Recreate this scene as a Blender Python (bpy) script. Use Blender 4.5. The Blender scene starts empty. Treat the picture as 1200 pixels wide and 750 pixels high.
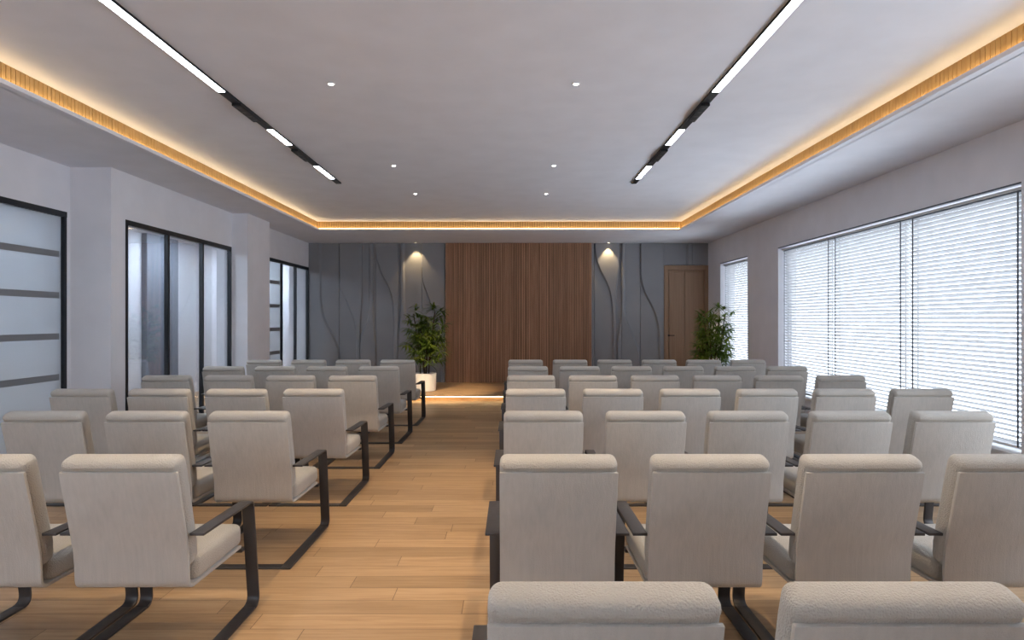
import bpy, bmesh, math, random
from mathutils import Vector, Matrix
random.seed(11)
sc = bpy.context.scene
COL = sc.collection
PI = math.pi

# ------------------------------------------------------------------ numbers
F = 740.0                      # focal length in pixels of a 1200 px wide frame
EYE = 1.5
D_BACK = 14.1                  # back wall
X_R = 4.38                     # right wall
Z_SOF, Z_LIP, Z_CEIL = 3.215, 3.25, 3.393
TX0, TX1, TY0, TY1 = -3.69, 3.205, -1.6, 12.09   # edge of the ceiling tray
Z_PLAT, D_PLAT = 0.11, 11.7

def wx(px, d=D_BACK): return (px - 600.0) * d / F
def wz(py, d=D_BACK): return EYE + (375.0 - py) * d / F

# ------------------------------------------------------------------ object helpers
def link(name, bm, mat, parent=None, smooth=False, loc=None):
    me = bpy.data.meshes.new(name)
    bmesh.ops.recalc_face_normals(bm, faces=bm.faces)
    bm.to_mesh(me); bm.free()
    if smooth:
        for p in me.polygons: p.use_smooth = True
        try: me.set_sharp_from_angle(angle=math.radians(40))
        except Exception: pass
    me.materials.append(mat)
    o = bpy.data.objects.new(name, me); COL.objects.link(o)
    if loc: o.location = loc
    if parent: o.parent = parent
    return o

def tag(o, label, cat, group=None, kind=None):
    o['label'] = label; o['category'] = cat
    if group: o['group'] = group
    if kind: o['kind'] = kind
    return o

def thing(name, label, cat, loc=(0, 0, 0), group=None):
    o = bpy.data.objects.new(name, None); COL.objects.link(o)
    o.empty_display_size = 0.1
    o.location = loc
    return tag(o, label, cat, group)

def struct(name, bm, mat, parent=None, smooth=False):
    o = link(name, bm, mat, parent, smooth)
    if parent is None: o['kind'] = 'structure'
    return o

def copy_tree(o, parent=None):
    c = o.copy(); COL.objects.link(c)
    if parent: c.parent = parent
    for ch in list(o.children): copy_tree(ch, c)
    return c

def box(bm, x0, x1, y0, y1, z0, z1, bev=0.0, seg=2):
    r = bmesh.ops.create_cube(bm, size=1.0)
    vs = r['verts']
    for v in vs:
        v.co = Vector((x0 + (v.co.x + .5) * (x1 - x0), y0 + (v.co.y + .5) * (y1 - y0), z0 + (v.co.z + .5) * (z1 - z0)))
    if bev > 0:
        es = list({e for v in vs for e in v.link_edges})
        bmesh.ops.bevel(bm, geom=es, offset=bev, segments=seg, profile=0.5, affect='EDGES')

def cyl(bm, x, y, z0, z1, r0, r1=None, n=24):
    r1 = r0 if r1 is None else r1
    m = Matrix.Translation((x, y, (z0 + z1) / 2))
    bmesh.ops.create_cone(bm, cap_ends=True, segments=n, radius1=r0, radius2=r1, depth=z1 - z0, matrix=m)

def lathe(bm, prof, n=40):
    rings = []
    for r, z in prof:
        rings.append([bm.verts.new((r * math.cos(2 * PI * i / n), r * math.sin(2 * PI * i / n), z)) for i in range(n)])
    for a, b in zip(rings, rings[1:]):
        for i in range(n):
            bm.faces.new((a[i], a[(i + 1) % n], b[(i + 1) % n], b[i]))
    bm.faces.new(rings[0]); bm.faces.new(rings[-1])

def round_path(pts, rad, seg=6):
    """polyline with its inner corners replaced by arcs; rad = radius per corner"""
    out = [Vector(pts[0])]
    for i in range(1, len(pts) - 1):
        p, a, b = Vector(pts[i]), Vector(pts[i - 1]), Vector(pts[i + 1])
        u, w = (a - p).normalized(), (b - p).normalized()
        ang = math.acos(max(-1, min(1, u.dot(w))))
        r = rad[i - 1] if isinstance(rad, (list, tuple)) else rad
        t = r / math.tan(ang / 2)
        t = min(t, (a - p).length * .49, (b - p).length * .49)
        s, e = p + u * t, p + w * t
        for k in range(seg + 1):
            f = k / seg
            out.append((1 - f) ** 2 * s + 2 * f * (1 - f) * p + f * f * e)
    out.append(Vector(pts[-1]))
    return out

def normals2(path):
    ns = []
    for i, p in enumerate(path):
        a = path[max(0, i - 1)]; b = path[min(len(path) - 1, i + 1)]
        t = (b - a).normalized()
        ns.append(Vector((-t.y, t.x)))
    return ns

def ribbon(bm, path, x0, x1, t0, t1, bev=0.0):
    """flat bar: a (y,z) path swept to a solid, from offset t0 to t1 along the path normal"""
    ns = normals2(path)
    rows = []
    for p, n in zip(path, ns):
        a, b = p + n * t0, p + n * t1
        rows.append([bm.verts.new((x0, a.x, a.y)), bm.verts.new((x1, a.x, a.y)),
                     bm.verts.new((x1, b.x, b.y)), bm.verts.new((x0, b.x, b.y))])
    fs = []
    for r, s in zip(rows, rows[1:]):
        for i in range(4):
            fs.append(bm.faces.new((r[i], r[(i + 1) % 4], s[(i + 1) % 4], s[i])))
    fs.append(bm.faces.new(rows[0])); fs.append(bm.faces.new(rows[-1][::-1]))
    if bev:
        bmesh.ops.recalc_face_normals(bm, faces=fs)
        es = [e for e in bm.edges if len(e.link_faces) == 2 and e.calc_face_angle(0) > 1.0]
        bmesh.ops.bevel(bm, geom=es, offset=bev, segments=2, profile=0.5, affect='EDGES')

# ------------------------------------------------------------------ materials
class NT:
    def __init__(self, name):
        self.m = bpy.data.materials.new(name); self.m.use_nodes = True
        self.t = self.m.node_tree; self.t.nodes.clear()
        self.out = self.n('ShaderNodeOutputMaterial')
    def n(self, typ, **kw):
        nd = self.t.nodes.new(typ)
        for k, v in kw.items():
            if k.startswith('i_'): nd.inputs[k[2:].replace('_', ' ')].default_value = v
            else: setattr(nd, k, v)
        return nd
    def l(self, a, b): self.t.links.new(a, b)
    def math(self, op, a, b=None, c=None):
        nd = self.n('ShaderNodeMath', operation=op)
        for i, v in enumerate((a, b, c)):
            if v is None: continue
            if isinstance(v, (int, float)): nd.inputs[i].default_value = v
            else: self.l(v, nd.inputs[i])
        return nd.outputs[0]
    def coord(self, scale=(1, 1, 1)):
        tc = self.n('ShaderNodeTexCoord'); mp = self.n('ShaderNodeMapping')
        mp.inputs['Scale'].default_value = scale
        self.l(tc.outputs['Object'], mp.inputs['Vector'])
        return mp.outputs['Vector']
    def noise(self, vec, scale, detail=3, rough=.5):
        nd = self.n('ShaderNodeTexNoise')
        nd.inputs['Scale'].default_value = scale; nd.inputs['Detail'].default_value = detail
        nd.inputs['Roughness'].default_value = rough
        self.l(vec, nd.inputs['Vector'])
        return nd
    def ramp(self, fac, stops):
        nd = self.n('ShaderNodeValToRGB')
        el = nd.color_ramp.elements
        while len(el) < len(stops): el.new(0.5)
        for e, (p, c) in zip(el, stops):
            e.position = p; e.color = (*c, 1) if len(c) == 3 else c
        self.l(fac, nd.inputs['Fac'])
        return nd.outputs['Color']
    def bsdf(self, **kw):
        b = self.n('ShaderNodeBsdfPrincipled')
        for k, v in kw.items():
            if k in b.inputs: b.inputs[k].default_value = v
        self.l(b.outputs[0], self.out.inputs['Surface'])
        return b
    def bump(self, h, b, strength=.3, dist=.003):
        nd = self.n('ShaderNodeBump'); nd.inputs['Strength'].default_value = strength
        nd.inputs['Distance'].default_value = dist
        self.l(h, nd.inputs['Height']); self.l(nd.outputs[0], b.inputs['Normal'])

def S(r, g, b):   # sRGB 0-255 to linear
    f = lambda c: c / 12.92 if c <= .04045 else ((c + .055) / 1.055) ** 2.4
    return (f(r / 255), f(g / 255), f(b / 255))

def paint(name, c, rough=.7, spec=.3, nscale=3.0, amt=.03):
    t = NT(name); v = t.coord()
    n = t.noise(v, nscale, 4)
    col = t.ramp(n.outputs['Fac'], [(.3, tuple(x * (1 - amt) for x in c)), (.7, tuple(min(1, x * (1 + amt)) for x in c))])
    b = t.bsdf(Roughness=rough, **{'Specular IOR Level': spec})
    t.l(col, b.inputs['Base Color'])
    n2 = t.noise(v, 160, 2); t.bump(n2.outputs['Fac'], b, .06, .001)
    return t.m

def fabric(name, c, scale, strength, dist, streak=False):
    t = NT(name); v = t.coord()
    big = t.noise(v, 6, 3)
    col = t.ramp(big.outputs['Fac'], [(.25, tuple(x * .93 for x in c)), (.75, tuple(x * 1.05 for x in c))])
    b = t.bsdf(Roughness=.82, **{'Specular IOR Level': .25, 'Sheen Weight': .25, 'Sheen Roughness': .5})
    vo = t.n('ShaderNodeTexVoronoi'); vo.inputs['Scale'].default_value = scale
    t.l(v, vo.inputs['Vector'])
    ns = t.noise(v, scale * .9, 3, .6)
    h = t.math('ADD', t.math('MULTIPLY', vo.outputs['Distance'], .8), ns.outputs['Fac'])
    if streak:
        sv = t.coord((160, 160, 6)); s = t.noise(sv, 1.0, 2)
        h = t.math('ADD', t.math('MULTIPLY', h, .6), s.outputs['Fac'])
        mx = t.n('ShaderNodeMix', data_type='RGBA', blend_type='MULTIPLY')
        mx.inputs['Factor'].default_value = 1.0
        sv2 = t.coord((60, 60, 1.2)); s2 = t.noise(sv2, 1.0, 3)
        c2 = t.ramp(s2.outputs['Fac'], [(.3, (.95, .95, .95)), (.7, (1.04, 1.03, 1.03))])
        t.l(col, mx.inputs['A']); t.l(c2, mx.inputs['B']); col = mx.outputs['Result']
    t.l(col, b.inputs['Base Color'])
    t.bump(h, b, strength, dist)
    return t.m

def metal(name, c, rough=.4, metallic=.7):
    t = NT(name); v = t.coord((1, 1, 1))
    n = t.noise(v, 40, 3)
    b = t.bsdf(Metallic=metallic)
    b.inputs['Base Color'].default_value = (*c, 1)
    r = t.n('ShaderNodeMapRange'); r.inputs['To Min'].default_value = rough - .06; r.inputs['To Max'].default_value = rough + .06
    t.l(n.outputs['Fac'], r.inputs['Value']); t.l(r.outputs[0], b.inputs['Roughness'])
    return t.m

def wood(name, c1, c2, scale, rough=.5, cell=None, spec=.35):
    """grain stretched by scale; cell=(axis,pitch): each board along the axis gets its own tone"""
    t = NT(name); v = t.coord(scale)
    n = t.noise(v, 1.0, 6, .6)
    col = t.ramp(n.outputs['Fac'], [(.25, c1), (.75, c2)])
    if cell:
        tc = t.n('ShaderNodeTexCoord'); sp = t.n('ShaderNodeSeparateXYZ'); t.l(tc.outputs['Object'], sp.inputs[0])
        k = t.math('FLOOR', t.math('DIVIDE', sp.outputs[cell[0]], cell[1]))
        wn = t.n('ShaderNodeTexWhiteNoise', noise_dimensions='1D'); t.l(k, wn.inputs['W'])
        tone = t.ramp(wn.outputs['Value'], [(0, (.78, .76, .74)), (1, (1.16, 1.14, 1.12))])
        mx = t.n('ShaderNodeMix', data_type='RGBA', blend_type='MULTIPLY'); mx.inputs['Factor'].default_value = 1
        t.l(col, mx.inputs['A']); t.l(tone, mx.inputs['B']); col = mx.outputs['Result']
    b = t.bsdf(Roughness=rough, **{'Specular IOR Level': spec})
    t.l(col, b.inputs['Base Color'])
    t.bump(n.outputs['Fac'], b, .08, .002)
    return t.m

def planks(name, rough=.38):
    t = NT(name)
    tc = t.n('ShaderNodeTexCoord'); sp = t.n('ShaderNodeSeparateXYZ'); t.l(tc.outputs['Object'], sp.inputs[0])
    X, Y = sp.outputs[0], sp.outputs[1]
    W, L = .157, 1.25
    yr = t.math('DIVIDE', t.math('ADD', Y, .075), W)
    row = t.math('FLOOR', yr); fy = t.math('FRACT', yr)
    wr = t.n('ShaderNodeTexWhiteNoise', noise_dimensions='1D'); t.l(row, wr.inputs['W'])
    xr = t.math('ADD', t.math('DIVIDE', X, L), t.math('MULTIPLY', wr.outputs['Value'], 7.0))
    colid = t.math('FLOOR', xr); fx = t.math('FRACT', xr)
    cb = t.n('ShaderNodeCombineXYZ'); t.l(row, cb.inputs[0]); t.l(colid, cb.inputs[1])
    wp = t.n('ShaderNodeTexWhiteNoise', noise_dimensions='2D'); t.l(cb.outputs[0], wp.inputs['Vector'])
    # distance to the plank's edges, in metres
    ey = t.math('MULTIPLY', t.math('MINIMUM', fy, t.math('SUBTRACT', 1.0, fy)), W)
    ex = t.math('MULTIPLY', t.math('MINIMUM', fx, t.math('SUBTRACT', 1.0, fx)), L)
    edge = t.math('MINIMUM', ey, ex)
    gap = t.n('ShaderNodeMapRange', interpolation_type='SMOOTHSTEP'); gap.inputs['From Min'].default_value = .0006; gap.inputs['From Max'].default_value = .0026
    t.l(edge, gap.inputs['Value'])
    # grain, shifted per plank
    gv = t.n('ShaderNodeCombineXYZ')
    t.l(t.math('MULTIPLY', X, 2.2), gv.inputs[0])
    t.l(t.math('MULTIPLY', Y, 38.0), gv.inputs[1])
    t.l(t.math('MULTIPLY', wp.outputs['Value'], 60.0), gv.inputs[2])
    g = t.noise(gv.outputs[0], 1.0, 6, .62); g.inputs['Distortion'].default_value = .6
    col = t.ramp(g.outputs['Fac'], [(.2, (.29, .178, .096)), (.5, (.42, .278, .156)), (.8, (.51, .355, .212))])
    tone = t.ramp(wp.outputs['Value'], [(0, (.78, .76, .73)), (.5, (.97, .96, .95)), (1, (1.13, 1.12, 1.10))])
    mx = t.n('ShaderNodeMix', data_type='RGBA', blend_type='MULTIPLY'); mx.inputs['Factor'].default_value = 1
    t.l(col, mx.inputs['A']); t.l(tone, mx.inputs['B'])
    m2 = t.n('ShaderNodeMix', data_type='RGBA'); m2.inputs['A'].default_value = (.10, .055, .028, 1)
    t.l(gap.outputs[0], m2.inputs['Factor']); t.l(mx.outputs['Result'], m2.inputs['B'])
    b = t.bsdf(Roughness=rough, **{'Specular IOR Level': .4})
    t.l(m2.outputs['Result'], b.inputs['Base Color'])
    h = t.math('ADD', gap.outputs[0], t.math('MULTIPLY', g.outputs['Fac'], .15))
    t.bump(h, b, .25, .002)
    return t.m

def emit(name, c, s):
    t = NT(name); e = t.n('ShaderNodeEmission')
    e.inputs['Color'].default_value = (*c, 1); e.inputs['Strength'].default_value = s
    t.l(e.outputs[0], t.out.inputs['Surface'])
    return t.m

def glass(name, tint, refl=.10, frost=0.0):
    t = NT(name)
    tr = t.n('ShaderNodeBsdfTransparent'); tr.inputs['Color'].default_value = (*tint, 1)
    gl = t.n('ShaderNodeBsdfGlossy'); gl.inputs['Roughness'].default_value = .02
    lw = t.n('ShaderNodeLayerWeight'); lw.inputs['Blend'].default_value = .25
    mx = t.n('ShaderNodeMixShader')
    f = t.math('MINIMUM', t.math('ADD', t.math('MULTIPLY', lw.outputs['Fresnel'], .6), refl * .3), .5)
    t.l(f, mx.inputs[0])
    base = tr.outputs[0]
    if frost > 0:
        tl = t.n('ShaderNodeBsdfTranslucent'); tl.inputs['Color'].default_value = (*tint, 1)
        df = t.n('ShaderNodeBsdfDiffuse'); df.inputs['Color'].default_value = (*tint, 1)
        m1 = t.n('ShaderNodeMixShader'); m1.inputs[0].default_value = .4
        t.l(tl.outputs[0], m1.inputs[1]); t.l(df.outputs[0], m1.inputs[2])
        m2 = t.n('ShaderNodeMixShader'); m2.inputs[0].default_value = frost
        t.l(tr.outputs[0], m2.inputs[1]); t.l(m1.outputs[0], m2.inputs[2]); base = m2.outputs[0]
    t.l(base, mx.inputs[1]); t.l(gl.outputs[0], mx.inputs[2])
    t.l(mx.outputs[0], t.out.inputs['Surface'])
    return t.m

def sheet(name, c, trans):
    """thin material that passes part of the light: blind slats, leaves"""
    t = NT(name); v = t.coord(); n = t.noise(v, 9, 2)
    col = t.ramp(n.outputs['Fac'], [(.3, tuple(x * .9 for x in c)), (.7, tuple(min(1, x * 1.08) for x in c))])
    b = t.n('ShaderNodeBsdfPrincipled'); b.inputs['Roughness'].default_value = .45
    b.inputs['Specular IOR Level'].default_value = .35
    t.l(col, b.inputs['Base Color'])
    tl = t.n('ShaderNodeBsdfTranslucent'); t.l(col, tl.inputs['Color'])
    mx = t.n('ShaderNodeMixShader'); mx.inputs[0].default_value = trans
    t.l(b.outputs[0], mx.inputs[1]); t.l(tl.outputs[0], mx.inputs[2]); t.l(mx.outputs[0], t.out.inputs['Surface'])
    return t.m

def leafmat(name):
    t = NT(name); v = t.coord(); n = t.noise(v, 3.2, 3)
    col = t.ramp(n.outputs['Fac'], [(.30, (.045, .085, .014)), (.52, (.10, .165, .024)), (.75, (.23, .29, .035))])
    b = t.n('ShaderNodeBsdfPrincipled'); b.inputs['Roughness'].default_value = .4
    t.l(col, b.inputs['Base Color'])
    tl = t.n('ShaderNodeBsdfTranslucent'); t.l(col, tl.inputs['Color'])
    mx = t.n('ShaderNodeMixShader'); mx.inputs[0].default_value = .35
    t.l(b.outputs[0], mx.inputs[1]); t.l(tl.outputs[0], mx.inputs[2]); t.l(mx.outputs[0], t.out.inputs['Surface'])
    return t.m

M = dict(
    wall=paint('wall paint', (.80, .795, .835)),
    ceil=paint('ceiling paint', (.785, .79, .845)),
    cushion=fabric('pebbled beige fabric', (.49, .46, .415), 200, .65, .005),
    shell=fabric('smooth beige upholstery', (.485, .46, .425), 230, .5, .002, True),
    bronze=metal('dark bronze steel', (.072, .066, .066), .45, .5),
    black=metal('black aluminium', (.012, .012, .014), .45, .4),
    frame=metal('charcoal frame', (.020, .022, .027), .45, .4),
    oak=planks('oak planks'),
    walnut=wood('walnut slats', (.34, .180, .104), (.58, .340, .210), (34, 34, 1.4), .5, (0, .0372)),
    backing=wood('dark slat backing', (.06, .028, .015), (.09, .045, .025), (20, 20, 1.5), .7),
    cove=wood('cove boards', (.42, .25, .09), (.54, .33, .13), (30, 30, 5), .5),
    door=wood('door veneer', (.27, .165, .10), (.37, .235, .148), (26, 26, 1.1), .45),
    relief=paint('grey relief plaster', (.265, .268, .285), .6, .35, 1.6, .06),
    white=paint('white lacquer', (.76, .76, .76), .4, .4),
    slat=sheet('white blind slat', (.56, .56, .57), .20),
    cord=paint('grey cord', (.10, .11, .13), .8),
    pane=glass('clear window glass', (.97, .985, 1.0), .05),
    part=glass('partition glass', (.86, .90, .94), .14),
    frost=glass('frosted film glass', (.72, .77, .82), .10, .75),
    band=paint('grey glass band', (.22, .225, .24), .5),
    pot=paint('white glazed pot', (.72, .72, .74), .35, .5),
    soil=paint('potting soil', (.03, .02, .012), .95, .1, 60, .4),
    cane=wood('palm cane', (.035, .022, .012), (.10, .065, .035), (20, 20, 60), .8),
    leaf=leafmat('palm leaf'),
    chrome=metal('dark lever metal', (.05, .045, .04), .3, .9),
    led=emit('linear light diffuser', (.90, .95, 1.0), 21.0),
    ledw=emit('warm strip light', (1.0, .77, .45), 15.0),
    leds=emit('warm step light', (1.0, .70, .34), 13.0),
    lens=emit('downlight lens', (1.0, .93, .82), 30.0),
    lensw=emit('warm downlight lens', (1.0, .80, .50), 14.0),
    lamp=emit('added corridor light', (.82, .91, 1.0), 62.0),  # glow of the panels added to light the corridor
    cdoor=paint('grey corridor door', (.16, .17, .20), .5),
)

# ------------------------------------------------------------------ room shell
bm = bmesh.new(); box(bm, -7.2, 5.2, -3.0, 17.0, -.12, 0); struct('floor', bm, M['oak'])

T = .30
# right wall with two openings
WB = dict(y0=5.43, y1=10.39, z0=.335, z1=2.69)      # wide window
W_ADD = dict(y0=1.7, y1=4.45, z0=.335, z1=2.69)        # unseen window added beside the rear rows to let in cool daylight
WS = dict(y0=11.74, y1=13.27, z0=.335, z1=2.69)     # small window
bm = bmesh.new()
for y0, y1 in ((-2.9, W_ADD['y0']), (W_ADD['y1'], WB['y0']), (WB['y1'], WS['y0']), (WS['y1'], D_BACK + .3)):
    box(bm, X_R, X_R + T, y0, y1, 0, 3.7)
for w in (WB, WS, W_ADD):
    box(bm, X_R, X_R + T, w['y0'], w['y1'], 0, w['z0'])
    box(bm, X_R, X_R + T, w['y0'], w['y1'], w['z1'], 3.7)
struct('wall_right', bm, M['wall'])
bm = bmesh.new(); box(bm, -5.0, X_R + T, D_BACK + .06, D_BACK + .3, 0, 3.7); struct('wall_back', bm, M['wall'])
# rear wall with an unseen window, added for cool light from behind
RX0, RX1, RZ0, RZ1 = -3.8, -1.2, .9, 2.8
bm = bmesh.new()
for x0, x1, z0, z1 in ((-5.2, RX0, 0, 3.7), (RX1, X_R + T, 0, 3.7), (RX0, RX1, 0, RZ0), (RX0, RX1, RZ1, 3.7)):
    box(bm, x0, x1, -2.9, -2.6, z0, z1)
struct('wall_rear', bm, M['wall'])
bm = bmesh.new()
for x in (RX0, (RX0 + RX1) / 2 - .025, RX1 - .05): box(bm, x, x + .05, -2.82, -2.76, RZ0, RZ1)
for z in (RZ0, RZ1 - .05): box(bm, RX0, RX1, -2.82, -2.76, z, z + .05)
rw = struct('window_7', bm, M['white'])
bm = bmesh.new(); box(bm, RX0, RX1, -2.793, -2.787, RZ0, RZ1); link('pane', bm, M['pane'], rw)
ld = bpy.data.lights.new('sky_portal', 'AREA'); ld.shape = 'RECTANGLE'; ld.size = RX1 - RX0; ld.size_y = RZ1 - RZ0
ld.cycles.is_portal = True
lo = bpy.data.objects.new('sky_portal', ld); COL.objects.link(lo)
lo.location = ((RX0 + RX1) / 2, -2.89, (RZ0 + RZ1) / 2); lo.rotation_euler = (PI / 2, 0, PI)

# left wall: three runs that step in and out, with glazed openings
PA = dict(x=-4.96, y0=3.9, y1=7.03, z1=2.70)
PB = dict(x=-4.50, y0=7.35, y1=10.12, z1=2.67)
PC = dict(x=-4.53, y0=11.60, y1=14.05, z1=2.67)
bm = bmesh.new()
box(bm, -5.20, -4.96, -2.9, PA['y0'], 0, 3.7)
box(bm, -5.20, -4.96, PA['y0'], PA['y1'], PA['z1'], 3.7)
box(bm, -5.20, -4.96, PA['y1'], 7.09, 0, 3.7)
box(bm, -5.20, -4.50, 7.09, PB['y0'], 0, 3.7)
box(bm, -4.66, -4.50, PB['y0'], PB['y1'], PB['z1'], 3.7)
box(bm, -4.66, -4.50, PB['y1'], 10.15, 0, 3.7)
box(bm, -4.75, -4.25, 10.15, 11.07, 0, 3.7)
box(bm, -4.69, -4.53, 11.07, PC['y0'], 0, 3.7)
box(bm, -4.69, -4.53, PC['y0'], PC['y1'], PC['z1'], 3.7)
box(bm, -4.69, -4.53, PC['y1'], D_BACK + .3, 0, 3.7)
struct('wall_left', bm, M['wall'])

# corridor beyond the glazed partitions
bm = bmesh.new()
box(bm, -6.9, -6.6, 2.6, 16.3, 0, 3.7)
box(bm, -6.9, -4.69, 16.0, 16.3, 0, 3.7)
box(bm, -6.9, -5.2, 2.4, 2.6, 0, 3.7)
box(bm, -4.69, -4.50, 14.4, 16.0, 0, 3.7)
struct('wall_corridor', bm, M['wall'])
bm = bmesh.new(); box(bm, -6.62, -6.50, 11.25, 12.30, 0, 3.06); struct('wall_corridor_pier', bm, M['cdoor'])
bm = bmesh.new(); box(bm, -7.0, -5.15, 2.4, 7.2, 3.05, 3.2); box(bm, -7.0, -4.62, 7.2, 16.3, 3.05, 3.2); struct('ceiling_corridor', bm, M['ceil'])

# ceiling: upper slab over the tray, dropped soffit ring with a projecting lip
bm = bmesh.new(); box(bm, -5.2, X_R + T, -2.9, D_BACK + .3, Z_CEIL, 3.7); struct('ceiling', bm, M['ceil'])
bm = bmesh.new()
SB = .07
for (x0, x1, y0, y1) in ((-5.05, TX0 - SB, -2.75, D_BACK + .1), (TX1 + SB, X_R + .1, -2.75, D_BACK + .1),
                         (TX0 - SB, TX1 + SB, TY1 + SB, D_BACK + .1), (TX0 - SB, TX1 + SB, -2.75, TY0 - SB)):
    box(bm, x0, x1, y0, y1, Z_SOF, Z_CEIL + .02)
for (x0, x1, y0, y1) in ((TX0 - SB - .01, TX0, TY0, TY1), (TX1, TX1 + SB + .01, TY0, TY1),
                         (TX0 - SB, TX1 + SB, TY1, TY1 + SB + .01), (TX0 - SB, TX1 + SB, TY0 - SB, TY0)):
    box(bm, x0, x1, y0, y1, Z_SOF, Z_LIP)
struct('ceiling_soffit', bm, M['ceil'])
# ribbed wooden fascia above the lip
bm = bmesh.new(); P = .046; th = .014
y = TY0 - SB
while y < TY1 + SB - .02:
    y2 = min(y + P - .007, TY1 + SB)
    box(bm, TX0 - SB - .004, TX0 - SB + th, y, y2, Z_LIP, Z_CEIL)
    box(bm, TX1 + SB - th, TX1 + SB + .004, y, y2, Z_LIP, Z_CEIL)
    y += P
x = TX0 - SB + th
while x < TX1 + SB - .02:
    box(bm, x, min(x + P - .007, TX1 + SB - th), TY1 + SB - th, TY1 + SB + .004, Z_LIP, Z_CEIL)
    x += P
fa = struct('trim_1', bm, M['cove'])
bm = bmesh.new()
box(bm, TX0 - SB - .003, TX0 - SB + .004, TY0 - SB, TY1 + SB, Z_LIP, Z_CEIL)
box(bm, TX1 + SB - .004, TX1 + SB + .003, TY0 - SB, TY1 + SB, Z_LIP, Z_CEIL)
box(bm, TX0 - SB, TX1 + SB, TY1 + SB - .004, TY1 + SB + .003, Z_LIP, Z_CEIL)
link('backing_board', bm, M['backing'], fa)
bm = bmesh.new(); q = .030
box(bm, TX0 - q - .012, TX0 - q, TY0, TY1 + .02, Z_LIP, Z_LIP + .008)
box(bm, TX1 + q, TX1 + q + .012, TY0, TY1 + .02, Z_LIP, Z_LIP + .008)
box(bm, TX0 - q, TX1 + q, TY1 + q, TY1 + q + .012, Z_LIP, Z_LIP + .008)
link('light_strip', bm, M['ledw'], fa)

# ------------------------------------------------------------------ glazed partitions on the left
def partition(idx, p, posts, banded):
    x = p['x']; fw = .040
    bm = bmesh.new()
    box(bm, x - .045, x + .008, p['y0'], p['y1'], p['z1'] - .06, p['z1'])
    box(bm, x - .045, x + .008, p['y0'], p['y1'], 0, .05)
    for yy in posts:
        box(bm, x - .045, x + .008, yy - fw / 2, yy + fw / 2, .05, p['z1'] - .06)
    fr = struct('window_%d' % idx, bm, M['frame'])
    for i, (a, b) in enumerate(zip(posts, posts[1:])):
        bm = bmesh.new()
        box(bm, x - .040, x - .030, a + fw / 2, b - fw / 2, .05, p['z1'] - .06)
        pn = link('pane', bm, M['frost'] if i in banded else M['part'], fr)
        if i in banded:
            for zc in (2.225, 1.772, 1.32, .872):
                bm = bmesh.new(); box(bm, x - .030, x - .027, a + fw / 2, b - fw / 2 - .03, zc - .034, zc + .034)
                bd = link('band', bm, M['band'], pn); bd['label'] = 'grey horizontal band'
    return fr
partition(3, PA, [3.92, 5.45, 7.005], (0, 1))
partition(4, PB, [7.372, 8.27, 9.19, 10.098], ())
partition(5, PC, [11.622, 12.44, 13.25, 14.03], (0,))

# ------------------------------------------------------------------ windows on the right
def window(idx, w, n):
    bm = bmesh.new(); xo = X_R + .20
    for y in (w['y0'], w['y1'] - .05): box(bm, xo, xo + .06, y, y + .05, w['z0'], w['z1'])
    for z in (w['z0'], w['z1'] - .05): box(bm, xo, xo + .06, w['y0'], w['y1'], z, z + .05)
    for i in range(1, n):
        yc = w['y0'] + (w['y1'] - w['y0']) * i / n
        box(bm, xo, xo + .06, yc - .025, yc + .025, w['z0'], w['z1'])
    fr = struct('window_%d' % idx, bm, M['white'])
    for i in range(n):
        a = w['y0'] + (w['y1'] - w['y0']) * i / n; b = w['y0'] + (w['y1'] - w['y0']) * (i + 1) / n
        bm = bmesh.new(); box(bm, xo + .027, xo + .033, a, b, w['z0'], w['z1']); link('pane', bm, M['pane'], fr)
    bm = bmesh.new(); box(bm, X_R - .02, xo, w['y0'], w['y1'], w['z0'] - .03, w['z0'] + .004, .004, 1)
    link('sill', bm, M['white'], fr)
    ld = bpy.data.lights.new('sky_portal', 'AREA'); ld.shape = 'RECTANGLE'
    ld.size = w['y1'] - w['y0']; ld.size_y = w['z1'] - w['z0']; ld.cycles.is_portal = True
    lo = bpy.data.objects.new('sky_portal', ld); COL.objects.link(lo)
    lo.location = (X_R + .29, (w['y0'] + w['y1']) / 2, (w['z0'] + w['z1']) / 2)
    lo.rotation_euler = (PI / 2, 0, PI / 2)
    bm = bmesh.new(); box(bm, X_R - .004, X_R + .012, w['y0'], w['y1'], w['z1'] - .012, w['z1']); link('head_trim', bm, M['cord'], fr)
    return fr
window(1, WB, 1); window(2, WS, 1); window(6, W_ADD, 1)  # the last one is added out of view for its daylight

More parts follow.
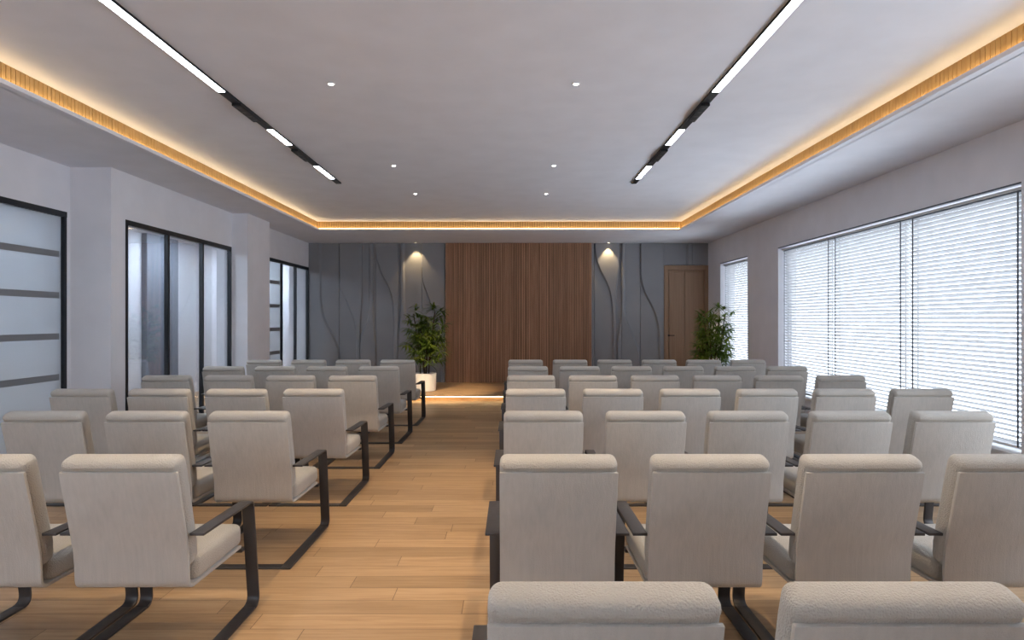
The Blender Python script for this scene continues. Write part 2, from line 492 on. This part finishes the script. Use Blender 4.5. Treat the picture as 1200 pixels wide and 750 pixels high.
def blind(y0, y1, ztop, zbot, label, lad):
    xc = X_R + .105
    root = thing('venetian_blind', label, 'blind', (xc, (y0 + y1) / 2, zbot), 'white venetian blinds on the window wall')
    h = (y1 - y0) / 2; H = ztop - zbot
    bm = bmesh.new(); box(bm, -.046, .028, -h, h, H - .046, H - .020, .004, 1); link('headrail', bm, M['white'], root)
    bm = bmesh.new(); box(bm, -.030, .026, -h, h, H - .056, H - .0455); link('headrail_channel', bm, M['cord'], root)
    bm = bmesh.new(); box(bm, -.022, .022, -h, h, 0, .022, .004, 1); link('bottom_rail', bm, M['white'], root)
    bm = bmesh.new()
    pitch = .046; z = .05; tilt = math.radians(40); w = .027
    while z < H - .06:
        prev = None
        for k in range(5):
            s = -1 + k * .5
            dx = s * w * math.cos(tilt); dz = -s * w * math.sin(tilt) + .003 * (1 - s * s)
            a = bm.verts.new((dx, -h, z + dz)); b = bm.verts.new((dx, h, z + dz))
            if prev: bm.faces.new((prev[0], prev[1], b, a))
            prev = (a, b)
        z += pitch
    o = link('slats', bm, M['slat'], root, True)
    for yy in lad:
        for xx in (-.031, .030):
            bm = bmesh.new(); box(bm, xx - .0025, xx + .0025, yy - (y0 + y1) / 2 - .008, yy - (y0 + y1) / 2 + .008, .01, H - .02)
            link('ladder_cord', bm, M['cord'], root)
    return root
BT, BB = 2.685, .365
blind(8.792, 10.375, BT, BB, 'white venetian blind at the platform end of the wide window', (10.33, 8.89))
blind(7.129, 8.789, BT, BB, 'white venetian blind in the middle of the wide window', (8.70, 7.24))
blind(5.445, 7.126, BT, BB, 'white venetian blind at the wide window end away from the platform', (7.02, 5.56))
blind(11.755, 13.255, BT, BB, 'white venetian blind in the narrow window behind the palm', (13.18, 11.83))

# ------------------------------------------------------------------ back wall: platform, slats, relief, door
pl = thing('stage_platform', 'low oak platform with a glowing step edge below the slatted wall', 'platform', (0, D_PLAT, 0))
bm = bmesh.new(); box(bm, -4.5, X_R - .005, 0, D_BACK - D_PLAT + .05, Z_PLAT - .03, Z_PLAT, .003, 1); link('deck', bm, M['oak'], pl)
bm = bmesh.new(); box(bm, -4.5, X_R - .005, .035, .06, 0, Z_PLAT - .03); link('riser', bm, M['oak'], pl)
bm = bmesh.new(); box(bm, -4.48, X_R - .03, .010, .034, Z_PLAT - .037, Z_PLAT - .0305); link('light_strip', bm, M['leds'], pl)

SX0, SX1 = wx(522, 14.02), wx(693.3, 14.02)
sp = thing('slatted_wall_panel', 'brown walnut vertical slat panel behind the platform', 'wall panel', ((SX0 + SX1) / 2, 14.02, Z_PLAT))
hw = (SX1 - SX0) / 2
bm = bmesh.new(); box(bm, -hw, hw, .025, .085, 0, Z_SOF - Z_PLAT - .003); link('backing_board', bm, M['backing'], sp)
bm = bmesh.new(); n = 88; pt = 2 * hw / n
for i in range(n):
    box(bm, -hw + i * pt + .004, -hw + (i + 1) * pt - .007, -.006, .03, 0, Z_SOF - Z_PLAT - .004)
link('slats', bm, M['walnut'], sp)
bm = bmesh.new(); box(bm, hw, hw + .045, -.002, .085, 0, Z_SOF - Z_PLAT - .004); link('edge_trim', bm, M['relief'], sp)

def curve(pts):
    """px/py control points -> function z -> x on the wall, smooth between points"""
    q = sorted([(wz(py), wx(px)) for px, py in pts])
    def f(z):
        if z <= q[0][0]: return q[0][1]
        if z >= q[-1][0]: return q[-1][1]
        for (za, xa), (zb, xb) in zip(q, q[1:]):
            if za <= z <= zb:
                t = (z - za) / (zb - za); return xa + (xb - xa) * t
    def g(z):   # smoothed
        return sum(f(z + d) * k for d, k in ((-.16, 1), (-.08, 2), (0, 3), (.08, 2), (.16, 1))) / 9
    return g

def ss(a, b, x):
    t = max(0, min(1, (x - a) / (b - a))); return t * t * (3 - 2 * t)

def relief(name, label, px0, px1, zlo, bodies, seams, parent_loc):
    """wall cladding with raised bodies; body = (left edge, right edge, height, left soft, right soft)"""
    x0, x1 = wx(px0), wx(px1)
    root = thing(name, label, 'wall cladding', (x0, D_BACK, zlo), None)
    cuts = [x0] + [wx(s) for s in seams] + [x1]
    for a, b in zip(cuts, cuts[1:]):
        bm = bmesh.new(); nx = max(6, int((b - a) / .009)); nz = 110
        g = .004
        grid = []
        for j in range(nz + 1):
            z = zlo + (Z_SOF - .003 - zlo) * j / nz
            row = []
            for i in range(nx + 1):
                x = a + g + (b - a - 2 * g) * i / nx
                h = 0.0
                for (L, R, H, sl, sr) in bodies:
                    xl, xr = L(z), R(z)
                    if xr - xl < .02: continue
                    h = max(h, H * ss(xl - sl, xl + .002, x) * (1 - ss(xr - .004, xr + sr, x)))
                row.append(bm.verts.new((x - x0, .035 - h - .03, z - zlo)))
            grid.append(row)
        for j in range(nz):
            for i in range(nx):
                bm.faces.new((grid[j][i], grid[j][i + 1], grid[j + 1][i + 1], grid[j + 1][i]))
        # close to a solid slab against the wall
        r = bmesh.ops.extrude_face_region(bm, geom=bm.faces[:])
        for v in r['geom']:
            if isinstance(v, bmesh.types.BMVert): v.co.y = .06
        link('relief_panel', bm, M['relief'], root, True)
    return root
C = curve
const = lambda px: (lambda z, x=wx(px): x)
HH = .042
Lb = [
    (const(355), C([(375, 280), (375, 350), (378, 372), (392, 398), (397, 415), (397, 450)]), HH, .01, .04),
    (C([(398, 280), (399, 335), (406, 352), (416, 376), (418, 395), (418, 450)]), C([(424, 280), (424, 350), (422, 378), (421.5, 400), (421.5, 450)]), .04, .012, .02),
    (C([(434, 280), (434, 365), (431, 378), (424, 393), (423, 405), (423, 450)]), C([(437, 280), (437, 375), (438.5, 392), (440, 405), (440, 450)]), HH, .02, .02),
    (C([(440.5, 280), (441, 300), (446, 318), (457, 338), (461, 352), (462, 370), (462, 450)]), C([(466.5, 280), (466.5, 330), (466, 360), (466, 450)]), HH, .012, .025),
    (C([(470.5, 280), (470.5, 372), (469, 385), (467.6, 400), (467.6, 450)]), C([(473, 280), (473, 358), (475, 370), (481, 388), (487, 400), (490, 415), (490, 450)]), .05, .03, .03),
    (C([(494.5, 280), (495, 328), (500, 342), (508, 362), (515, 378), (517, 395), (517, 450)]), const(530), HH, .012, .03),
]
Rb = [
    (C([(697, 280), (697.5, 298), (702, 314), (713, 334), (717, 350), (718.5, 372), (719, 450)]), C([(725.5, 280), (725, 315), (721.5, 342), (721, 365), (721, 450)]), HH, .012, .015),
    (C([(728.5, 280), (728.5, 365), (727, 380), (723.5, 398), (723.5, 450)]), C([(731, 280), (731, 360), (733, 376), (743, 398), (748, 412), (748.5, 450)]), HH + .01, .012, .03),
    (C([(751, 280), (751, 326), (755, 342), (766, 362), (771, 378), (773, 395), (773.5, 450)]), const(790), HH, .012, .03),
]
relief('relief_wall_cladding', 'grey wave relief wall cladding left of the slatted panel', 360.5, 521.6, Z_PLAT, Lb, [397.4, 440.2, 494.3], None)
relief('relief_wall_cladding', 'grey wave relief wall cladding between slatted panel and door', 696.2, 777.6, Z_PLAT, Rb, [728.2, 750.6], None)
relief('relief_wall_cladding', 'grey wall cladding strip above the wooden door', 777.9, 831, wz(310.5), [(const(806), const(811), .03, .01, .01)], [804.5], None)

DX0, DX1, DZ = wx(778), X_R - .002, wz(311)
bm = bmesh.new()
yd = D_BACK - .02
box(bm, DX0, DX0 + .085, yd, D_BACK + .07, Z_PLAT, DZ, .004, 1)
box(bm, DX1 - .075, DX1, yd, D_BACK + .07, Z_PLAT, DZ, .004, 1)
box(bm, DX0 + .08, DX1 - .07, yd, D_BACK + .07, DZ - .10, DZ, .004, 1)
dr = struct('door_1', bm, M['door'])
bm = bmesh.new(); lx0, lx1, lz1 = DX0 + .087, DX1 - .077, DZ - .102
box(bm, lx0, lx1, D_BACK + .025, D_BACK + .065, Z_PLAT, lz1)
xm = wx(801.5)
for a, b in ((lx0 + .03, xm - .025), (xm + .025, lx1 - .03)):
    box(bm, a, b, D_BACK + .008, D_BACK + .03, Z_PLAT + .12, lz1 - .05, .006, 2)
link('door_leaf', bm, M['door'], dr)
bm = bmesh.new(); hx, hz = wx(783.5), wz(393)
box(bm, hx - .02, hx + .02, D_BACK - .004, D_BACK + .012, hz - .02, hz + .02, .003, 1)
box(bm, hx - .008, hx + .008, D_BACK - .05, D_BACK + .0, hz - .008, hz + .008)
box(bm, hx - .015, hx + .12, D_BACK - .06, D_BACK - .044, hz - .01, hz + .01, .004, 2)
link('door_handle', bm, M['chrome'], dr)

# ------------------------------------------------------------------ lights in the ceiling
def lamp(kind, name, loc, energy, color, parent=None, **kw):
    ld = bpy.data.lights.new(name, kind); ld.energy = energy; ld.color = color
    for k, v in kw.items(): setattr(ld, k, v)
    o = bpy.data.objects.new(name, ld); COL.objects.link(o)
    o.location = loc
    if parent: o.parent = parent
    return o

def downlight(x, y, zc, label, warm, energy, size, group, aim=None):
    root = thing('downlight', label, 'ceiling light', (x, y, zc), group)
    bm = bmesh.new()
    n = 28; r0, r1 = .034, .022
    prof = [(r0, 0), (r0 - .002, -.006), (r1, -.006), (r1, -.0005)]
    rings = [[bm.verts.new((r * math.cos(2 * PI * i / n), r * math.sin(2 * PI * i / n), z)) for i in range(n)] for r, z in prof]
    for a, b in zip(rings, rings[1:]):
        for i in range(n): bm.faces.new((a[i], a[(i + 1) % n], b[(i + 1) % n], b[i]))
    link('trim_ring', bm, M['white'], root)
    bm = bmesh.new(); cyl(bm, 0, 0, -.004, -.001, r1 + .001); link('lens', bm, M['lensw'] if warm else M['lens'], root)
    b = lamp('SPOT', 'beam', (0, 0, -.02), energy, (1, .72, .38) if warm else (1, .73, .43), root,
         spot_size=math.radians(size), spot_blend=.5 if warm else .7, shadow_soft_size=.015 if warm else .03)
    if aim: b.rotation_euler = (Vector(aim) - Vector((x, y, zc - .02))).to_track_quat('-Z', 'Y').to_euler()
    return root
ORD = ['nearest the platform', 'second from the platform', 'third from the platform']
for k, (d, en) in enumerate(((9.465, 1250), (7.74, 20), (5.057, 190))):
    for x, side in ((-1.45, 'glass-partition'), (.5125, 'window')):
        downlight(x, d, Z_CEIL, 'small round ceiling downlight, %s, in the %s-side line' % (ORD[k], side), False, en * (1 if k or x < 0 else .45), (30 if x < 0 else 18) if k == 0 else 78, 'downlights in the ceiling tray',
                  None if k else ((-1.3, 12.35, .11) if x < 0 else (3.75, 12.5, 1.3)))
# the line of downlights continues over the rows behind the picture's edge
for x, nm in ((-1.45, 'glass-partition'), (.5125, 'window')):
    downlight(x, 2.35, Z_CEIL, 'small round ceiling downlight over the rearmost chairs in the %s-side line' % nm, False, 165, 78, 'downlights in the ceiling tray')
downlight(wx(487, 14.0), 13.98, Z_SOF, 'warm soffit spotlight washing the grey wall above the potted palm', True, 44, 78, 'soffit wall washers')
downlight(wx(713, 14.0), 13.98, Z_SOF, 'warm soffit spotlight washing the grey wall right of the slatted panel', True, 44, 78, 'soffit wall washers')

def track(x, label):
    root = thing('track_light', label, 'track light', (x, 0, Z_CEIL), 'linear track lights in the ceiling tray')
    w = .036; hgt = .018
    y0, y1 = -1.2, 8.70
    lit = [(-1.1, 5.19), (6.226, 6.767), (7.70, 8.39)]
    bm = bmesh.new(); box(bm, -w, w, y0, y1, -hgt, 0); link('rail', bm, M['black'], root)
    for a, b in lit:
        bm = bmesh.new(); box(bm, -w + .006, w - .006, a, b, -hgt - .0015, -hgt + .002); link('diffuser', bm, M['led'], root)
    for a, b in ((5.46, 5.92), (6.93, 7.40)):
        bm = bmesh.new(); box(bm, -w - .002, w + .002, a, b, -hgt - .022, -hgt, .003, 1); hd = link('spotlight_head', bm, M['black'], root)
        for i in range(4):
            bm = bmesh.new(); cyl(bm, 0, a + (b - a) * (i + .5) / 4, -hgt - .0235, -hgt - .0215, .022, n=16)
            link('reflector', bm, M['bronze'], hd)
    return root
track(-2.387, 'black ceiling track with white linear lights on the glass-partition side')
track(1.675, 'black ceiling track with white linear lights on the window side')

# unseen glowing panels added to brighten the corridor behind the glass
for yy in (4.6, 8.2, 11.6, 14.9):
    bm = bmesh.new(); box(bm, -6.05, -5.45, yy - .4, yy + .4, 3.03, 3.052, .003, 1)
    o = struct('corridor_fill_light', bm, M['lamp'])

# ------------------------------------------------------------------ chairs
def make_chair():
    root = thing('cantilever_chair', 'x', 'chair', (0, 0, 0), 'beige cantilever chairs in rows')
    W = .248
    # upholstered shell: leaning back, bending under the seat
    path = round_path([(0, .862), (.092, .49), (.100, .330), (.63, .322)], [.6, .05], 8)
    bm = bmesh.new(); ribbon(bm, path, -W, W, 0, .016, .004)
    link('back_shell', bm, M['shell'], root, True)
    # back cushion: block mapped onto the shell's slope
    bm = bmesh.new(); Lc = .512; tc = .088
    box(bm, -W, W, 0, Lc, 0, tc)
    bmesh.ops.bevel(bm, geom=bm.edges[:], offset=.031, segments=5, profile=.5, affect='EDGES')
    for k in range(1, 12):
        bmesh.ops.bisect_plane(bm, geom=bm.verts[:] + bm.edges[:] + bm.faces[:], plane_co=(0, Lc * k / 12, 0), plane_no=(0, 1, 0))
    for k in range(1, 6):
        bmesh.ops.bisect_plane(bm, geom=bm.verts[:] + bm.edges[:] + bm.faces[:], plane_co=(-W + 2 * W * k / 6, 0, 0), plane_no=(1, 0, 0))
    top = Vector((0, .862)); kink = Vector((.092, .49))
    up = (top - kink).normalized(); nrm = Vector((up.y, -up.x))       # towards the sitter
    for v in bm.verts:
        x, s, w = v.co
        e = Lc - s                                                    # distance below the cushion's top
        if e < .048: w = .014 + w - .012 * (1 - w / tc) * (1 - ss(.036, .048, e))
        else: w = .016 + w
        w += .010 * math.cos(x / W * PI / 2) * (w / tc) * math.sin(PI * min(1, max(0, s / Lc)))
        a = .050 - e                                                  # along the slope from the shell's top
        p = top + up * a
        lim = p + nrm * w
        # the lowest part runs straight down like the shell
        if p.y < .49:
            f = .49 - p.y
            lim.x -= f * (kink.x - top.x) / (top.y - kink.y) * .85
        v.co = Vector((x, lim.x, lim.y))
    link('back_cushion', bm, M['cushion'], root, True)
    # seat cushion
    bm = bmesh.new()
    box(bm, -W, W, .165, .645, .337, .450)
    bmesh.ops.bevel(bm, geom=bm.edges[:], offset=.034, segments=5, profile=.5, affect='EDGES')
    for k in range(1, 6):
        bmesh.ops.bisect_plane(bm, geom=bm.verts[:] + bm.edges[:] + bm.faces[:], plane_co=(-W + 2 * W * k / 6, 0, 0), plane_no=(1, 0, 0))
        bmesh.ops.bisect_plane(bm, geom=bm.verts[:] + bm.edges[:] + bm.faces[:], plane_co=(0, .165 + .48 * k / 6, 0), plane_no=(0, 1, 0))
    for v in bm.verts:
        if v.co.z > .43: v.co.z += .010 * math.cos(v.co.x / W * PI / 2) * math.sin(PI * (v.co.y - .165) / .48)
    link('seat_cushion', bm, M['cushion'], root, True)
    # flat-bar frame: arm, leg and floor runner on both sides
    t = .012
    full = round_path([(.10, .572), (.628, .566), (.705, .006), (-.12, .006)], [.035, .05], 6)
    i1 = 1 + 7; i2 = len(full) - 1 - 1
    for s in (-1, 1):
        xa, xb = (s * .2500, s * .3125) if s > 0 else (s * .3125, s * .2500)
        bm = bmesh.new(); ribbon(bm, full[:i1], xa, xb, -t / 2, t / 2, .002); link('armrest', bm, M['bronze'], root, True)
        bm = bmesh.new(); ribbon(bm, full[i1 - 1:i2 + 1], xa, xb, -t / 2, t / 2, .002); link('leg', bm, M['bronze'], root, True)
        bm = bmesh.new(); ribbon(bm, full[i2:], xa, xb, -t / 2, t / 2, .002); link('floor_runner', bm, M['bronze'], root, True)
    bm = bmesh.new(); box(bm, -.2495, .2495, -.12, -.062, 0, .012, .002, 1); link('floor_crossbar', bm, M['bronze'], root)
    bm = bmesh.new(); box(bm, -.252, .252, .625, .672, .299, .316, .002, 1); link('seat_crossbar', bm, M['bronze'], root)
    return root

ROWW = ['front', 'second', 'third', 'fourth', 'fifth', 'sixth', 'rearmost']
SEAT = ['aisle seat', 'second seat from aisle', 'third seat from aisle', 'fourth seat from aisle', 'fifth seat from aisle', 'sixth seat from aisle']
proto = make_chair(); first = True
def row_y(n): return 1.312 if n == 0 else 2.632 + 1.2826 * (n - 1)
layout = []
for n in range(7):                 # n = 0 is the row nearest the camera
    for k in range({0: 2, 1: 4, 2: 5}.get(n, 6)): layout.append((.196 + .64 * k, n, k, 'window side'))
    for k in range({0: 0, 1: 2, 2: 3}.get(n, 4)): layout.append((-1.645 - .64 * k, n, k, 'glass partition side'))
for (x, n, k, side) in layout:
    o = proto if first else copy_tree(proto)
    first = False
    o.location = (x, row_y(n), 0)
    rw = ROWW[6 - n]
    row = 'front row nearest platform' if n == 6 else ('rearmost row' if n == 0 else rw + ' row from platform')
    o['label'] = 'beige cantilever armchair, %s, %s, %s' % (side, row, SEAT[k])

# ------------------------------------------------------------------ palms
def palm(x, y, label, seed, xmax):
    rnd = random.Random(seed)
    root = thing('potted_palm', label, 'plant', (x, y, Z_PLAT), 'potted lady palms on the platform')
    bm = bmesh.new()
    lathe(bm, [(.195, 0), (.205, .01), (.215, .34), (.212, .35), (.198, .35), (.194, .30)], 40)
    link('pot', bm, M['pot'], root, True)
    bm = bmesh.new(); lathe(bm, [(.19, .29), (.193, .315), (.12, .325), (.02, .33)], 24); link('soil', bm, M['soil'], root, True)
    fol = bmesh.new()
    def leaflet(base, dirv, L, wd, droop):
        side = dirv.cross(Vector((0, 0, 1)))
        if side.length < .05: side = Vector((1, 0, 0))
        side.normalize()
        prev = None
        for i in range(6):
            f = i / 5
            c = base + dirv * (L * f) + Vector((0, 0, -droop * f * f * L))
            wv = wd * (min(1, f * 5 + .25) if f < .2 else (1 - ((f - .2) / .8) ** 2.2)) + .0012
            fold = Vector((0, 0, wv * .35))
            row = [fol.verts.new(c - side * wv + fold), fol.verts.new(c), fol.verts.new(c + side * wv + fold)]
            if prev:
                fol.faces.new((prev[0], prev[1], row[1], row[0])); fol.faces.new((prev[1], prev[2], row[2], row[1]))
            prev = row
    def stalk(a, b, r0, r1, bmm):
        d = (b - a); n = 5
        u = d.cross(Vector((0.3, 1, 0.2))).normalized(); w = d.cross(u).normalized()
        A = [bmm.verts.new(a + (u * math.cos(2 * PI * i / n) + w * math.sin(2 * PI * i / n)) * r0) for i in range(n)]
        B = [bmm.verts.new(b + (u * math.cos(2 * PI * i / n) + w * math.sin(2 * PI * i / n)) * r1) for i in range(n)]
        for i in range(n): bmm.faces.new((A[i], A[(i + 1) % n], B[(i + 1) % n], B[i]))
        bmm.faces.new(A); bmm.faces.new(B)
    nst = 9
    for s in range(nst):
        ang = 2 * PI * s / nst + rnd.uniform(-.3, .3)
        rb = rnd.uniform(.02, .11); ht = [1.26, .74, 1.06, .60, 1.20, .86, .98, .52, 1.12][s] * rnd.uniform(.95, 1.05)
        base = Vector((math.cos(ang) * rb, math.sin(ang) * rb, .315))
        lean = Vector((math.cos(ang), math.sin(ang), 0)) * rnd.uniform(.06, .16)
        pts = [base + lean * (f ** 1.5) + Vector((0, 0, ht * f)) + Vector((rnd.uniform(-.006, .006), rnd.uniform(-.006, .006), 0)) for f in (0, .25, .5, .75, 1)]
        bm = bmesh.new()
        for a, b in zip(pts, pts[1:]): stalk(a, b, .011, .0095, bm)
        link('stem', bm, M['cane'], root, True)
        nl = 9 + int(ht * 6)
        for q in range(nl):
            f = .30 + .70 * q / (nl - 1)
            i = min(3, int(f * 4)); g = f * 4 - i
            p0 = pts[i].lerp(pts[i + 1], g)
            la = ang + q * 2.4 + rnd.uniform(-.5, .5)
            el = rnd.uniform(.15, .75) + (.55 if q > nl - 3 else 0)
            hd = Vector((math.cos(la), math.sin(la), 0))
            out = hd * math.cos(el) + Vector((0, 0, math.sin(el)))
            pl_ = rnd.uniform(.14, .28)
            p1 = p0 + out * pl_
            r = math.hypot(p1.x, p1.y)
            if r > .36: p1.x *= .36 / r; p1.y *= .36 / r
            stalk(p0, p1, .0035, .0028, fol)
            nf = rnd.randint(7, 10); L = rnd.uniform(.20, .30)
            sv = out.cross(Vector((0, 0, 1))).normalized(); upv = sv.cross(out).normalized()
            for k in range(nf):
                a = (k / (nf - 1) - .5) * math.radians(210)
                dv = (out * math.cos(a) + sv * math.sin(a) * 1.0 + upv * (.12 - .1 * abs(a))).normalized()
                leaflet(p1.copy(), dv, L * (1 - .22 * abs(a) / 1.8), .0165, rnd.uniform(.25, .6))
    zmax = max(v.co.z for v in fol.verts)
    for v in fol.verts:
        if v.co.z > 1.4: v.co.z = 1.4 + (v.co.z - 1.4) * min(1.0, .34 / max(.01, zmax - 1.4))
        if v.co.x > xmax - x: v.co.x = xmax - x - .001 * rnd.random()
    link('foliage', fol, M['leaf'], root, True)
    return root
palm(wx(498.5, 12.4), 12.42, 'lady palm in white pot left of the slatted panel', 3, 99)
palm(3.93, 12.35, 'lady palm between the wooden door and the narrow window', 8, X_R - .01)

# ------------------------------------------------------------------ daylight, camera, output
w = bpy.data.worlds.new('overcast sky'); sc.world = w; w.use_nodes = True
bg = w.node_tree.nodes['Background']
bg.inputs['Color'].default_value = (.82, .90, 1.0, 1); bg.inputs['Strength'].default_value = 7.0

cd = bpy.data.cameras.new('camera'); cd.sensor_width = 36.0; cd.lens = 36.0 * F / 1200.0
cd.clip_start = .05; cd.clip_end = 100
co = bpy.data.objects.new('camera', cd); COL.objects.link(co)
co.location = (0, 0, EYE); co.rotation_euler = (PI / 2, 0, 0)
sc.camera = co
vs = sc.view_settings
sc.display_settings.display_device = 'sRGB'
vs.view_transform = 'Standard'; vs.look = 'None'; vs.gamma = 1.0; vs.exposure = 0.0
try: vs.use_curve_mapping = False
except Exception: pass
cy = sc.cycles
try:
    cy.use_denoising = True; cy.max_bounces = 10; cy.diffuse_bounces = 6; cy.transparent_max_bounces = 16
    cy.sample_clamp_indirect = 6.0; cy.caustics_reflective = False; cy.caustics_refractive = False
except Exception: pass
